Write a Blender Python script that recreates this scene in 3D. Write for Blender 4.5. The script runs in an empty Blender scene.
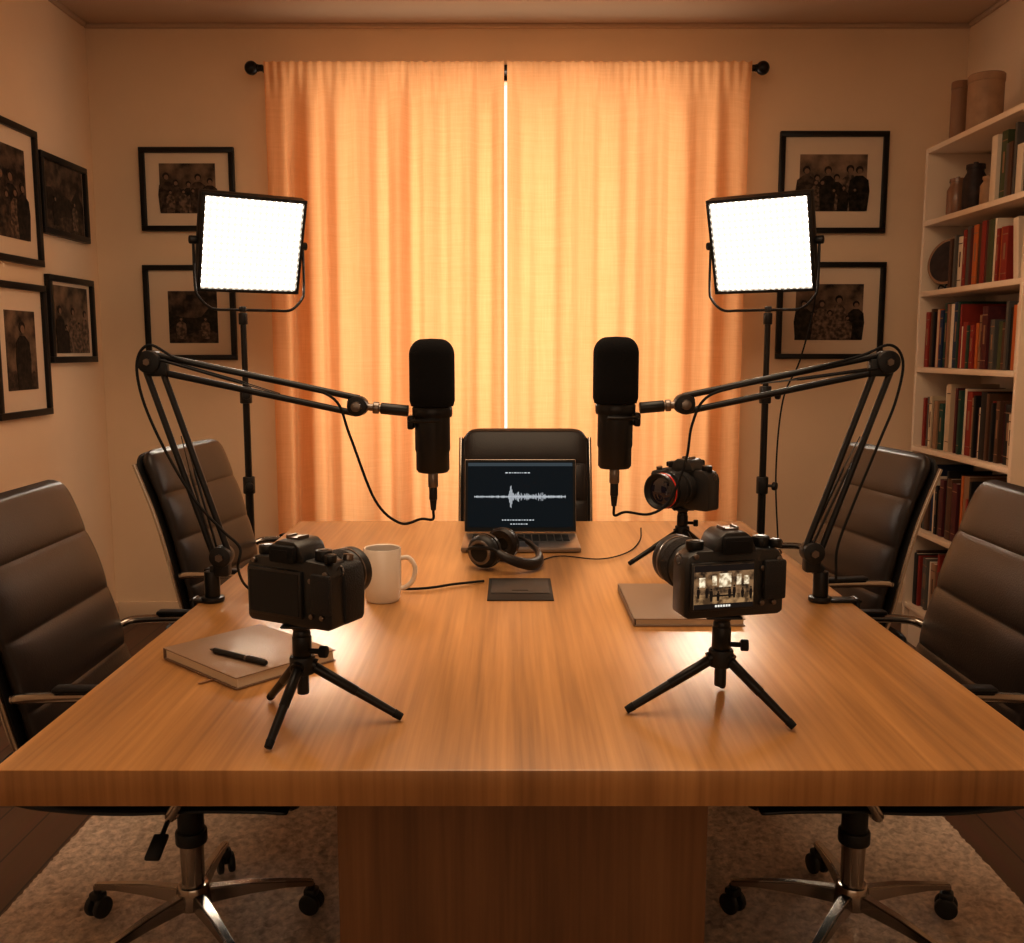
import bpy, bmesh, math, random
from mathutils import Vector, Matrix
random.seed(7)
PI=math.pi
C=bpy.context.scene.collection
V=Vector
# ------------------------------------------------------------------ camera
H=1.31; F=950.0; TH=math.atan(121.5/F)
cd=bpy.data.cameras.new('camera'); cam=bpy.data.objects.new('camera',cd); C.objects.link(cam)
cam.location=(0,0,H); cam.rotation_euler=(PI/2-TH,0,0)
cd.sensor_fit='HORIZONTAL'; cd.sensor_width=36; cd.lens=F/1024*36; cd.clip_start=.02
bpy.context.scene.camera=cam
def ray(px,py):
    u=(px-512)/F; v=(471.5-py)/F
    return V((u, math.cos(TH)+v*math.sin(TH), -math.sin(TH)+v*math.cos(TH)))
def on_y(px,py,y):
    r=ray(px,py); return V((0,0,H))+r*(y/r.y)
def on_x(px,py,x):
    r=ray(px,py); return V((0,0,H))+r*(x/r.x)
def on_z(px,py,z=.75):
    r=ray(px,py); return V((0,0,H))+r*((z-H)/r.z)
# ------------------------------------------------------------------ materials
def newmat(n):
    m=bpy.data.materials.new(n); m.use_nodes=True
    nt=m.node_tree; return m,nt,nt.nodes['Principled BSDF']
def mat(n,col,rough=.5,metal=0,coat=0,bump=0,bscale=200,var=0,vscale=8,spec=None):
    m,nt,b=newmat(n)
    b.inputs['Base Color'].default_value=(*col,1); b.inputs['Roughness'].default_value=rough
    b.inputs['Metallic'].default_value=metal; b.inputs['Coat Weight'].default_value=coat
    if spec is not None: b.inputs['Specular IOR Level'].default_value=spec
    tc=nt.nodes.new('ShaderNodeTexCoord')
    if var>0:
        no=nt.nodes.new('ShaderNodeTexNoise'); no.inputs['Scale'].default_value=vscale; no.inputs['Detail'].default_value=4
        nt.links.new(tc.outputs['Object'],no.inputs['Vector'])
        cr=nt.nodes.new('ShaderNodeValToRGB')
        cr.color_ramp.elements[0].position=.3; cr.color_ramp.elements[1].position=.7
        cr.color_ramp.elements[0].color=(*[c*(1-var) for c in col],1); cr.color_ramp.elements[1].color=(*[min(1,c*(1+var)) for c in col],1)
        nt.links.new(no.outputs['Fac'],cr.inputs[0]); nt.links.new(cr.outputs[0],b.inputs['Base Color'])
    if bump>0:
        n2=nt.nodes.new('ShaderNodeTexNoise'); n2.inputs['Scale'].default_value=bscale; n2.inputs['Detail'].default_value=3
        nt.links.new(tc.outputs['Object'],n2.inputs['Vector'])
        bp=nt.nodes.new('ShaderNodeBump'); bp.inputs['Strength'].default_value=bump; bp.inputs['Distance'].default_value=.002
        nt.links.new(n2.outputs['Fac'],bp.inputs['Height']); nt.links.new(bp.outputs[0],b.inputs['Normal'])
    return m
def emis(n,col,s,base=(0,0,0)):
    m,nt,b=newmat(n); b.inputs['Base Color'].default_value=(*base,1)
    b.inputs['Emission Color'].default_value=(*col,1); b.inputs['Emission Strength'].default_value=s
    b.inputs['Specular IOR Level'].default_value=.08
    return m
def wood(n,dark,mid,light,scale,rough=.3,coat=.3,fine=(60,3,60),mixf=.35,cr_=.22):
    m,nt,b=newmat(n); L=nt.links
    tc=nt.nodes.new('ShaderNodeTexCoord')
    mp=nt.nodes.new('ShaderNodeMapping'); mp.inputs['Scale'].default_value=scale; L.new(tc.outputs['Object'],mp.inputs['Vector'])
    n1=nt.nodes.new('ShaderNodeTexNoise'); n1.inputs['Scale'].default_value=1; n1.inputs['Detail'].default_value=5; n1.inputs['Roughness'].default_value=.5; n1.inputs['Distortion'].default_value=.9
    L.new(mp.outputs[0],n1.inputs['Vector'])
    mp2=nt.nodes.new('ShaderNodeMapping'); mp2.inputs['Scale'].default_value=fine; L.new(tc.outputs['Object'],mp2.inputs['Vector'])
    n2=nt.nodes.new('ShaderNodeTexNoise'); n2.inputs['Scale'].default_value=1.5; n2.inputs['Detail'].default_value=4
    L.new(mp2.outputs[0],n2.inputs['Vector'])
    mx=nt.nodes.new('ShaderNodeMix'); mx.data_type='FLOAT'; mx.inputs[0].default_value=mixf
    L.new(n1.outputs['Fac'],mx.inputs[2]); L.new(n2.outputs['Fac'],mx.inputs[3])
    cr=nt.nodes.new('ShaderNodeValToRGB'); e=cr.color_ramp.elements
    e[0].position=.34; e[0].color=(*dark,1); e[1].position=.66; e[1].color=(*light,1)
    k=e.new(.5); k.color=(*mid,1)
    L.new(mx.outputs[0],cr.inputs[0]); L.new(cr.outputs[0],b.inputs['Base Color'])
    b.inputs['Roughness'].default_value=rough; b.inputs['Coat Weight'].default_value=coat; b.inputs['Coat Roughness'].default_value=cr_
    return m
M={}
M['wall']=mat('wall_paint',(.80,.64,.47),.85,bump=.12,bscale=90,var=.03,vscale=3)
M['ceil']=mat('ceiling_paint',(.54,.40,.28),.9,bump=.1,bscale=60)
M['trim']=mat('trim_paint',(.76,.61,.46),.5)
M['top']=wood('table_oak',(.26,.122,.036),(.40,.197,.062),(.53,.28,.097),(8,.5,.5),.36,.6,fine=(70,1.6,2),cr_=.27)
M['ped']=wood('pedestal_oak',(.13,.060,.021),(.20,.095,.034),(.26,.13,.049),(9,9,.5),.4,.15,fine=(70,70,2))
M['leather']=mat('brown_black_leather',(.018,.0115,.0085),.35,bump=.25,bscale=260,var=.12,vscale=14,spec=.34)
M['shell']=mat('black_shell',(.006,.005,.005),.34,spec=.3)
M['rail']=mat('polished_rail',(.45,.40,.35),.2,1)
M['black']=mat('black_plastic',(.010,.009,.0085),.45,bump=.05,bscale=400,spec=.4)
M['cam']=mat('camera_shell',(.015,.0135,.0125),.38,bump=.15,bscale=600,spec=.55)
M['camgrip']=mat('camera_grip_rubber',(.016,.014,.013),.6,bump=.8,bscale=500,spec=.4)
M['matte']=mat('satin_black_tube',(.008,.007,.007),.36,spec=.45)
M['rubber']=mat('black_rubber',(.009,.008,.0075),.75,bump=.4,bscale=500,spec=.25)
M['bmetal']=mat('black_metal',(.014,.012,.011),.3,.4,spec=.45)
M['chrome']=mat('chrome',(.40,.36,.32),.2,1)
M['steel']=mat('grey_steel',(.22,.19,.17),.32,1)
M['foam']=mat('foam_black',(.008,.007,.007),.98,bump=1,bscale=420,spec=.15)
M['ceramic']=mat('mug_glaze',(.78,.71,.64),.2,coat=.5)
M['paper']=mat('paper',(.66,.56,.44),.8,bump=.2,bscale=300)
M['coverL']=mat('notebook_cover_tan',(.24,.155,.10),.40,bump=.2,bscale=250)
M['coverR']=mat('notebook_cover_greige',(.29,.215,.165),.5,bump=.2,bscale=250)
M['mat']=mat('picture_mat',(.74,.62,.49),.8)
M['frame']=mat('frame_black',(.009,.007,.006),.35,spec=.3)
M['shelf']=mat('shelf_paint',(.70,.57,.44),.5,bump=.05,bscale=80)
M['alu']=mat('laptop_alu',(.30,.26,.23),.32,.9)
M['key']=mat('key_black',(.010,.010,.010),.5,spec=.2)
M['glass']=mat('lens_glass',(.01,.008,.02),.04,coat=1)
M['red']=mat('red_ring',(.6,.03,.02),.3)
M['darkglass']=mat('screen_glass',(.006,.006,.007),.12,spec=.4)
LW,LH,LB=.415,.385,.013
def led_mat():
    m,nt,b=newmat('led_diffuser'); L=nt.links
    tc=nt.nodes.new('ShaderNodeTexCoord'); sp=nt.nodes.new('ShaderNodeSeparateXYZ'); L.new(tc.outputs['Object'],sp.inputs[0])
    outs=[]
    for k,fr in (('X',PI*8/((LW-2*LB)/2)),('Z',PI*7/((LH-2*LB)/2))):
        a=nt.nodes.new('ShaderNodeMath'); a.operation='MULTIPLY'; a.inputs[1].default_value=fr; L.new(sp.outputs[k],a.inputs[0])
        s=nt.nodes.new('ShaderNodeMath'); s.operation='SINE'; L.new(a.outputs[0],s.inputs[0])
        q=nt.nodes.new('ShaderNodeMath'); q.operation='ABSOLUTE'; L.new(s.outputs[0],q.inputs[0]); outs.append(q)
    p=nt.nodes.new('ShaderNodeMath'); p.operation='MULTIPLY'; L.new(outs[0].outputs[0],p.inputs[0]); L.new(outs[1].outputs[0],p.inputs[1])
    r=nt.nodes.new('ShaderNodeMapRange'); r.inputs['From Min'].default_value=.44; r.inputs['To Min'].default_value=1.0; r.inputs['To Max'].default_value=66; L.new(p.outputs[0],r.inputs['Value'])
    b.inputs['Emission Color'].default_value=(1,.885,.73,1); L.new(r.outputs[0],b.inputs['Emission Strength'])
    b.inputs['Base Color'].default_value=(.3,.3,.3,1); b.inputs['Specular IOR Level'].default_value=.1
    return m
M['led']=led_mat()
def curtain_mat():
    m=bpy.data.materials.new('linen_curtain'); m.use_nodes=True; nt=m.node_tree; L=nt.links
    nt.nodes.remove(nt.nodes['Principled BSDF']); out=nt.nodes['Material Output']
    tc=nt.nodes.new('ShaderNodeTexCoord')
    res=[]
    for sc in ((230,40,7),(7,7,230)):
        mp=nt.nodes.new('ShaderNodeMapping'); mp.inputs['Scale'].default_value=sc; L.new(tc.outputs['Object'],mp.inputs['Vector'])
        n=nt.nodes.new('ShaderNodeTexNoise'); n.inputs['Scale'].default_value=1; n.inputs['Detail'].default_value=2; L.new(mp.outputs[0],n.inputs['Vector']); res.append(n)
    ad=nt.nodes.new('ShaderNodeMath'); ad.operation='ADD'; L.new(res[0].outputs['Fac'],ad.inputs[0]); L.new(res[1].outputs['Fac'],ad.inputs[1])
    cr=nt.nodes.new('ShaderNodeValToRGB'); e=cr.color_ramp.elements
    mr=nt.nodes.new('ShaderNodeMath'); mr.operation='MULTIPLY'; mr.inputs[1].default_value=.5; L.new(ad.outputs[0],mr.inputs[0]); L.new(mr.outputs[0],cr.inputs[0])
    e[0].position=.30; e[0].color=(.80,.435,.205,1); e[1].position=.70; e[1].color=(.89,.52,.265,1)
    d=nt.nodes.new('ShaderNodeBsdfDiffuse'); t=nt.nodes.new('ShaderNodeBsdfTranslucent')
    L.new(cr.outputs[0],d.inputs[0]); L.new(cr.outputs[0],t.inputs[0])
    mx=nt.nodes.new('ShaderNodeMixShader'); mx.inputs[0].default_value=.6; L.new(d.outputs[0],mx.inputs[1]); L.new(t.outputs[0],mx.inputs[2])
    L.new(mx.outputs[0],out.inputs['Surface'])
    return m
M['curtain']=curtain_mat()
def floor_mat():
    m,nt,b=newmat('dark_plank_floor'); L=nt.links
    tc=nt.nodes.new('ShaderNodeTexCoord'); mp=nt.nodes.new('ShaderNodeMapping'); mp.inputs['Rotation'].default_value=(0,0,PI/2); L.new(tc.outputs['Object'],mp.inputs['Vector'])
    br=nt.nodes.new('ShaderNodeTexBrick'); br.inputs['Scale'].default_value=1; br.inputs['Brick Width'].default_value=1.3; br.inputs['Row Height'].default_value=.12
    br.inputs['Mortar Size'].default_value=.003; br.inputs['Color1'].default_value=(.09,.04,.019,1); br.inputs['Color2'].default_value=(.13,.06,.029,1); br.inputs['Mortar'].default_value=(.02,.008,.004,1)
    L.new(mp.outputs[0],br.inputs['Vector'])
    m2=nt.nodes.new('ShaderNodeMapping'); m2.inputs['Scale'].default_value=(30,2,30); L.new(tc.outputs['Object'],m2.inputs['Vector'])
    n=nt.nodes.new('ShaderNodeTexNoise'); n.inputs['Detail'].default_value=5; n.inputs['Scale'].default_value=1; L.new(m2.outputs[0],n.inputs['Vector'])
    x=nt.nodes.new('ShaderNodeMix'); x.data_type='RGBA'; x.blend_type='MULTIPLY'; x.inputs[0].default_value=.5
    L.new(br.outputs['Color'],x.inputs[6]); L.new(n.outputs['Color'],x.inputs[7]); L.new(x.outputs[2],b.inputs['Base Color'])
    b.inputs['Roughness'].default_value=.4
    return m
M['floor']=floor_mat()
M['rug']=mat('shag_pile',(.52,.42,.335),.95,bump=1,bscale=160,var=.36,vscale=60)
def print_mat(n,c1,c2,sc,p0=.4,p1=.68):
    m,nt,b=newmat(n); L=nt.links
    tc=nt.nodes.new('ShaderNodeTexCoord'); no=nt.nodes.new('ShaderNodeTexNoise'); no.inputs['Scale'].default_value=sc; no.inputs['Detail'].default_value=5
    L.new(tc.outputs['Object'],no.inputs['Vector']); cr=nt.nodes.new('ShaderNodeValToRGB'); e=cr.color_ramp.elements
    e[0].position=p0; e[0].color=(*c1,1); e[1].position=p1; e[1].color=(*c2,1); L.new(no.outputs['Fac'],cr.inputs[0]); L.new(cr.outputs[0],b.inputs['Base Color'])
    b.inputs['Roughness'].default_value=.35; b.inputs['Specular IOR Level'].default_value=.2
    return m
M['print0']=print_mat('sepia_print_dark',(.012,.008,.006),(.15,.10,.07),20)
M['print1']=print_mat('sepia_print_mid',(.02,.013,.010),(.26,.18,.12),12,.36,.66)
M['print2']=print_mat('sepia_print_light',(.04,.028,.02),(.38,.27,.19),9,.34,.66)
M['pground']=print_mat('print_ground',(.02,.014,.010),(.12,.08,.055),45)
M['pfig']=print_mat('print_figure_dark',(.006,.005,.004),(.04,.028,.02),50)
M['pskin']=mat('print_figure_face',(.22,.145,.10),.35,spec=.2)
M['plight']=print_mat('print_figure_light',(.05,.035,.025),(.25,.175,.125),60)
# ------------------------------------------------------------------ geometry
def align(a,b):
    d=(V(b)-V(a)); return d.to_track_quat('Z','Y').to_matrix().to_4x4()
def spline(pts,n=8):
    pts=[V(p) for p in pts]; out=[]
    P=[pts[0]*2-pts[1]]+pts+[pts[-1]*2-pts[-2]]
    for i in range(1,len(P)-2):
        a,b,c,d=P[i-1],P[i],P[i+1],P[i+2]
        for k in range(n):
            t=k/n
            out.append(.5*((2*b)+(c-a)*t+(2*a-5*b+4*c-d)*t*t+(3*b-a-3*c+d)*t**3))
    out.append(pts[-1]); return out
class G:
    def __init__(s): s.bm=bmesh.new()
    def merge(s,t,X=None,mi=0):
        if X is not None: bmesh.ops.transform(t,matrix=X,verts=t.verts)
        for f in t.faces: f.material_index=mi
        me=bpy.data.meshes.new('tmp'); t.to_mesh(me); t.free(); s.bm.from_mesh(me); bpy.data.meshes.remove(me); return s
    def box(s,size,loc=(0,0,0),rot=None,bev=0,seg=2,mi=0):
        t=bmesh.new(); bmesh.ops.create_cube(t,size=1)
        bmesh.ops.scale(t,vec=size,verts=t.verts)
        if bev>0: bmesh.ops.bevel(t,geom=t.edges[:],offset=bev,segments=seg,affect='EDGES',profile=.5)
        X=Matrix.Translation(loc)
        if rot is not None: X=X@(rot.to_4x4() if isinstance(rot,Matrix) else Matrix.Rotation(rot,4,'Z'))
        return s.merge(t,X,mi)
    def cyl(s,a,b,r,r2=None,seg=24,mi=0,bev=0):
        a=V(a);b=V(b); t=bmesh.new()
        bmesh.ops.create_cone(t,cap_ends=True,segments=seg,radius1=r,radius2=r if r2 is None else r2,depth=(b-a).length)
        if bev>0:
            ed=[e for e in t.edges if any(len(f.verts)>4 for f in e.link_faces)]
            bmesh.ops.bevel(t,geom=ed,offset=bev,segments=2,affect='EDGES',profile=.5)
        return s.merge(t,Matrix.Translation((a+b)/2)@align(a,b),mi)
    def sph(s,c,r,sc=(1,1,1),mi=0,seg=20):
        t=bmesh.new(); bmesh.ops.create_uvsphere(t,u_segments=seg,v_segments=seg//2,radius=r)
        return s.merge(t,Matrix.Translation(c)@Matrix.Diagonal((*sc,1)),mi)
    def tube(s,pts,r,seg=8,mi=0,closed=False,flat=1):
        pts=[V(p) for p in pts]; t=bmesh.new(); rings=[]; n=len(pts)
        up=None
        for i,p in enumerate(pts):
            if closed: d=pts[(i+1)%n]-pts[i-1]
            else: d=pts[min(i+1,n-1)]-pts[max(i-1,0)]
            d.normalize()
            if up is None:
                up=d.orthogonal().normalized()
            up=(up-d*up.dot(d)).normalized(); w=d.cross(up)
            rr=r(i/(n-1)) if callable(r) else r
            rings.append([t.verts.new(p+(up*math.cos(2*PI*k/seg)+w*math.sin(2*PI*k/seg)*flat)*rr) for k in range(seg)])
        m=n if closed else n-1
        for i in range(m):
            A=rings[i];B=rings[(i+1)%n]
            for k in range(seg): t.faces.new((A[k],A[(k+1)%seg],B[(k+1)%seg],B[k]))
        if not closed: t.faces.new(rings[0][::-1]); t.faces.new(rings[-1])
        return s.merge(t,None,mi)
    def lathe(s,prof,X=None,seg=32,mi=0):
        t=bmesh.new(); rings=[]
        for r,z in prof:
            if r<1e-5: rings.append([t.verts.new((0,0,z))])
            else: rings.append([t.verts.new((r*math.cos(2*PI*k/seg),r*math.sin(2*PI*k/seg),z)) for k in range(seg)])
        for A,B in zip(rings,rings[1:]):
            for k in range(seg):
                q=[A[k%len(A)],A[(k+1)%len(A)],B[(k+1)%len(B)],B[k%len(B)]]
                u=[]
                for v in q:
                    if v not in u: u.append(v)
                if len(u)>2: t.faces.new(u)
        bmesh.ops.recalc_face_normals(t,faces=t.faces)
        return s.merge(t,X,mi)
    def prism(s,poly,d0,d1,X=None,mi=0,bev=0):
        t=bmesh.new(); A=[t.verts.new((x,d0,z)) for x,z in poly]; B=[t.verts.new((x,d1,z)) for x,z in poly]; n=len(poly)
        t.faces.new(A); t.faces.new(B[::-1])
        for k in range(n): t.faces.new((A[k],B[k],B[(k+1)%n],A[(k+1)%n]))
        bmesh.ops.recalc_face_normals(t,faces=t.faces)
        if bev>0: bmesh.ops.bevel(t,geom=t.edges[:],offset=bev,segments=2,affect='EDGES',profile=.5)
        return s.merge(t,X,mi)
    def pad(s,path,hw,ht,off=0,seg=36,mi=0):
        t=bmesh.new(); n=len(path); rings=[]
        for i,(x,z) in enumerate(path):
            a=path[max(i-1,0)];b=path[min(i+1,n-1)]
            dx,dz=b[0]-a[0],b[1]-a[1]; l=math.hypot(dx,dz)
            nx,nz=dz/l,-dx/l
            v=i/(n-1); w=hw(v); h=ht(v); R=[]
            for k in range(seg):
                a_=2*PI*k/seg; c=math.cos(a_); q=math.sin(a_)
                yy=w*math.copysign(abs(c)**.35,c); hh=h*math.copysign(abs(q)**.6,q)+off
                R.append(t.verts.new((x+nx*hh,yy,z+nz*hh)))
            rings.append(R)
        for A,B in zip(rings,rings[1:]):
            for k in range(seg): t.faces.new((A[k],A[(k+1)%seg],B[(k+1)%seg],B[k]))
        t.faces.new(rings[0][::-1]); t.faces.new(rings[-1])
        bmesh.ops.recalc_face_normals(t,faces=t.faces)
        return s.merge(t,None,mi)
def obj(name,g,m,parent=None,smooth=True,ang=38,label=None):
    me=bpy.data.meshes.new(name); g.bm.to_mesh(me); g.bm.free()
    ms=m if isinstance(m,(list,tuple)) else [m]
    for x in ms: me.materials.append(M[x] if isinstance(x,str) else x)
    if smooth:
        me.polygons.foreach_set('use_smooth',[True]*len(me.polygons)); me.set_sharp_from_angle(angle=math.radians(ang))
    o=bpy.data.objects.new(name,me); C.objects.link(o)
    if parent: o.parent=parent
    if label: o['label']=label
    return o
def tag(o,label,cat,group=None):
    o['label']=label; o['category']=cat
    if group: o['group']=group
    return o
def thing(name,label,cat,loc=(0,0,0),rz=0,group=None,scale=1):
    o=bpy.data.objects.new(name,None); C.objects.link(o); o.location=loc; o.rotation_euler=(0,0,rz); o.scale=(scale,)*3; o.empty_display_size=.05
    return tag(o,label,cat,group)
def struct(name,g,m,parent=None):
    o=obj(name,g,m,parent,ang=30)
    if not parent: o['kind']='structure'
    return o
# ------------------------------------------------------------------ room
XL,XR,YB,YF,ZC=-1.924,2.063,4.5,-1.3,2.765
cx=(XL+XR)/2; wx=XR-XL; cy=(YB+YF)/2; wy=YB-YF; T=.12
struct('floor',G().box((wx+2*T,wy+2*T,.1),(cx,cy,-.05)),'floor')
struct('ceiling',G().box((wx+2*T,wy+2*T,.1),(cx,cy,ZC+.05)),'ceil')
struct('wall_left',G().box((T,wy,ZC),(XL-T/2,cy,ZC/2)),'wall')
struct('wall_right',G().box((T,wy,ZC),(XR+T/2,cy,ZC/2)),'wall')
struct('wall_front',G().box((wx+2*T,T,ZC),(cx,YF-T/2,ZC/2)),'wall')
wl,wr,wb,wt=-.94,.91,.30,2.54
g=G()
g.box((wl-XL+T,T,ZC),((wl+XL-T)/2,YB+T/2,ZC/2)); g.box((XR+T-wr,T,ZC),((wr+XR+T)/2,YB+T/2,ZC/2))
g.box((wr-wl,T,wb),((wl+wr)/2,YB+T/2,wb/2)); g.box((wr-wl,T,ZC-wt),((wl+wr)/2,YB+T/2,(ZC+wt)/2))
struct('wall_back',g,'wall')
g=G(); e=.05; ym=YB+.06
g.box((wr-wl,.06,e),((wl+wr)/2,ym,wb+e/2)); g.box((wr-wl,.06,e*.3),((wl+wr)/2,ym,wt-e*.15))
g.box((e,.06,wt-wb-2*e),(wl+e/2,ym,(wt+wb)/2)); g.box((e,.06,wt-wb-2*e),(wr-e/2,ym,(wt+wb)/2))
struct('window_1',g,'trim')
struct('baseboard_left',G().box((.015,wy,.10),(XL+.0075,cy,.05),bev=.003),'trim')
struct('baseboard_right',G().box((.015,wy,.10),(XR-.0075,cy,.05),bev=.003),'trim')
struct('baseboard_back',G().box((wx-.03,.015,.10),(cx,YB-.0075,.05),bev=.003),'trim')
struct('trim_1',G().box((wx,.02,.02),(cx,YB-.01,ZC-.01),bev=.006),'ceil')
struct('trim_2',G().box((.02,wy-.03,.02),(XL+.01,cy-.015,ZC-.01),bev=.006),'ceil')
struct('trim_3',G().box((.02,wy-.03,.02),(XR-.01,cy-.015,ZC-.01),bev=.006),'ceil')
# ------------------------------------------------------------------ rug
g=G(); t=bmesh.new(); nx,ny=240,260; X0,X1,Y0,Y1=-1.19,1.22,.85,3.49; vs=[]
for j in range(ny+1):
    r=[]
    for i in range(nx+1):
        ed=min(i,nx-i,j,ny-j); z=.011 if ed>1 else .001
        r.append(t.verts.new((X0+(X1-X0)*i/nx+random.uniform(-.003,.003),Y0+(Y1-Y0)*j/ny+random.uniform(-.003,.003),z+(random.uniform(-.006,.003) if ed>1 else 0))))
    vs.append(r)
for j in range(ny):
    for i in range(nx): t.faces.new((vs[j][i],vs[j][i+1],vs[j+1][i+1],vs[j+1][i]))
g.merge(t); tag(obj('area_rug',g,'rug',ang=180),'beige shaggy area rug on the dark wood floor under the table','rug')
# ------------------------------------------------------------------ table
TX=.03; TW=1.46; TY0,TY1=1.215,3.09
tb=thing('conference_table','long rectangular oak conference table with thick top and slab pedestal','table',(TX,(TY0+TY1)/2,.0),0)
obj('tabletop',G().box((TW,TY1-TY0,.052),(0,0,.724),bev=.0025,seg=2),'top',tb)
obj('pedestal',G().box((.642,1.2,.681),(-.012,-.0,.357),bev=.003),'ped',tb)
a=on_z(487,601);b=on_z(554,601);c=on_z(550,579)
px_,py_=(a.x+b.x)/2-TX,(a.y+c.y)/2-(TY0+TY1)/2; pw,ph=b.x-a.x,c.y-a.y
cp=obj('cable_port',G().box((pw,ph,.002),(px_,py_,.7512),bev=.0006),'key',tb,label='dark flush metal cable port in the tabletop')
M['portlid']=mat('port_lid_dark',(.05,.043,.038),.5,.3)
obj('port_lid',G().box((pw*.9,ph*.62,.0015),(px_,py_+.02,.7529),bev=.0004).box((pw*.25,.006,.003),(px_,py_-.02,.7535)),'portlid',cp)
# ------------------------------------------------------------------ chairs
def lin(a,b,n): return [a+(b-a)*i/(n-1) for i in range(n)]
def rpath(pts,n):
    s=spline([(x,0,z) for x,z in pts],16); L=[0]
    for p,q in zip(s,s[1:]): L.append(L[-1]+(q-p).length)
    out=[]
    for i in range(n):
        d=L[-1]*i/(n-1); k=0
        while k<len(L)-2 and L[k+1]<d: k+=1
        f=(d-L[k])/(L[k+1]-L[k]+1e-9); p=s[k].lerp(s[k+1],f); out.append((p.x,p.z))
    return out,L[-1]
def corner(w,Ltot,r):
    def f(v):
        d=min(v,1-v)*Ltot
        if d<r: return w-r+r*math.sqrt(max(0,1-((r-d)/r)**2))
        return w
    return f
def puff(n,lo,hi,Ltot):
    def f(v):
        d=min(v,1-v)*Ltot; e=min(1,(d/.02+.25)) if d<.02 else 1
        return (lo+(hi-lo)*abs(math.sin(PI*v*n))**.34)*e
    return f
def make_chair(label,loc,rz,base_rot=0):
    t=thing('office_chair',label,'chair',loc,rz,'leather office chairs around the table')
    bp,L=rpath([(-.185,.47),(-.215,.56),(-.245,.68),(-.285,.82),(-.355,1.0)],130)
    obj('backrest',G().pad(bp,corner(.230,L,.05),puff(4,.011,.024,L)),'leather',t)
    obj('back_shell',G().pad(bp,corner(.242,L,.06),lambda v:.009,off=-.024),'shell',t)
    sp,L2=rpath([(-.20,.445),(-.05,.44),(.12,.445),(.27,.44),(.305,.415)],100)
    obj('seat',G().pad([(x,z) for x,z in sp],corner(.232,L2,.05),puff(4,.014,.026,L2)),'leather',t)
    sq,L3=rpath([(-.30,.50),(-.25,.462),(-.17,.447),(-.05,.44),(.12,.445),(.27,.44),(.305,.415)],100)
    obj('seat_shell',G().pad(sq,corner(.24,L3,.06),lambda v:.008,off=.034),'shell',t)
    for s in (-1,1):
        y=.262*s
        pts=spline([(-.235,.246*s,.64),(-.20,y,.648),(-.08,y,.652),(.06,y,.652),(.125,y,.635),(.14,y,.59),(.115,y,.50),(.07,y,.44),(.05,y*.93,.405),(.05,.13*s,.395)],8)
        ar=obj('armrest',G().tube(pts,.0105,12),'chrome',t)
        obj('arm_pad',G().box((.22,.030,.010),(-.04,y,.666),bev=.004,seg=3),'shell',ar)
        ed=[(x-.030,.243*s,z) for x,z in bp[6:-6:6]]
        obj('side_rail',G().tube(spline(ed,3),.0072,10),'rail',t)
    obj('tilt_mechanism',G().box((.20,.13,.035),(0,0,.375),bev=.008).box((.10,.28,.012),(.03,0,.392),bev=.003),'black',t)
    obj('lever',G().tube(spline([(0.02,-.05,.372),(.02,-.16,.368),(.02,-.22,.35)],6),.005,8).box((.03,.06,.010),(.02,-.245,.343),Matrix.Rotation(.35,4,'X'),bev=.004),'black',t)
    obj('gas_column',G().cyl((0,0,.24),(0,0,.36),.028,bev=.003).cyl((0,0,.22),(0,0,.25),.034,bev=.004),'black',t)
    obj('column_sleeve',G().cyl((0,0,.10),(0,0,.225),.024,.026),'chrome',t)
    obj('hub',G().cyl((0,0,.075),(0,0,.125),.042,.034,bev=.005),'chrome',t)
    for k in range(5):
        a=base_rot+2*PI*k/5; R=Matrix.Rotation(a,4,'Z')
        gl=G(); tt=bmesh.new(); secs=[]
        for (x,w,z0,z1) in ((.03,.017,.078,.112),(.12,.014,.080,.106),(.20,.012,.077,.093),(.262,.011,.068,.081)):
            secs.append([tt.verts.new(q) for q in ((x,-w,z0),(x,w,z0),(x,w*.75,z1),(x,-w*.75,z1))])
        for A,B in zip(secs,secs[1:]):
            for q in range(4): tt.faces.new((A[q],A[(q+1)%4],B[(q+1)%4],B[q]))
        tt.faces.new(secs[0][::-1]); tt.faces.new(secs[-1]); bmesh.ops.recalc_face_normals(tt,faces=tt.faces)
        bmesh.ops.bevel(tt,geom=tt.edges[:],offset=.003,segments=2,affect='EDGES')
        gl.merge(tt,R); lg=obj('leg',gl,'chrome',t)
        ca=a+1.0+k; c=R@V((.256,0,.026)); ax=V((math.cos(ca),math.sin(ca),0))
        gc=G()
        for s in (-1,1): gc.cyl(c+ax*(s*.006),c+ax*(s*.021),.025,bev=.005)
        gc.cyl(c,c+V((0,0,.043)),.009).box((.03,.03,.02),c+V((0,0,.026)),ca,bev=.006)
        obj('caster',gc,'black',lg)
    return t
RZ=.016
make_chair('dark leather office chair at the front left of the table, cut by the frame',(-.705,1.97,RZ),0,math.radians(20))
make_chair('dark leather office chair at the front right of the table, cut by the frame',(.752,1.97,RZ),PI,math.radians(-20))
make_chair('dark leather office chair behind the left microphone arm',(-.69,2.915,RZ),math.radians(-10),math.radians(46))
make_chair('dark leather office chair behind the right microphone arm, below the bookcase',(.79,2.81,RZ),PI+math.radians(10),math.radians(-38))
make_chair('dark leather office chair at the far end behind the laptop, facing the viewer',(.05,3.22,RZ),-PI/2,.3)
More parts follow.
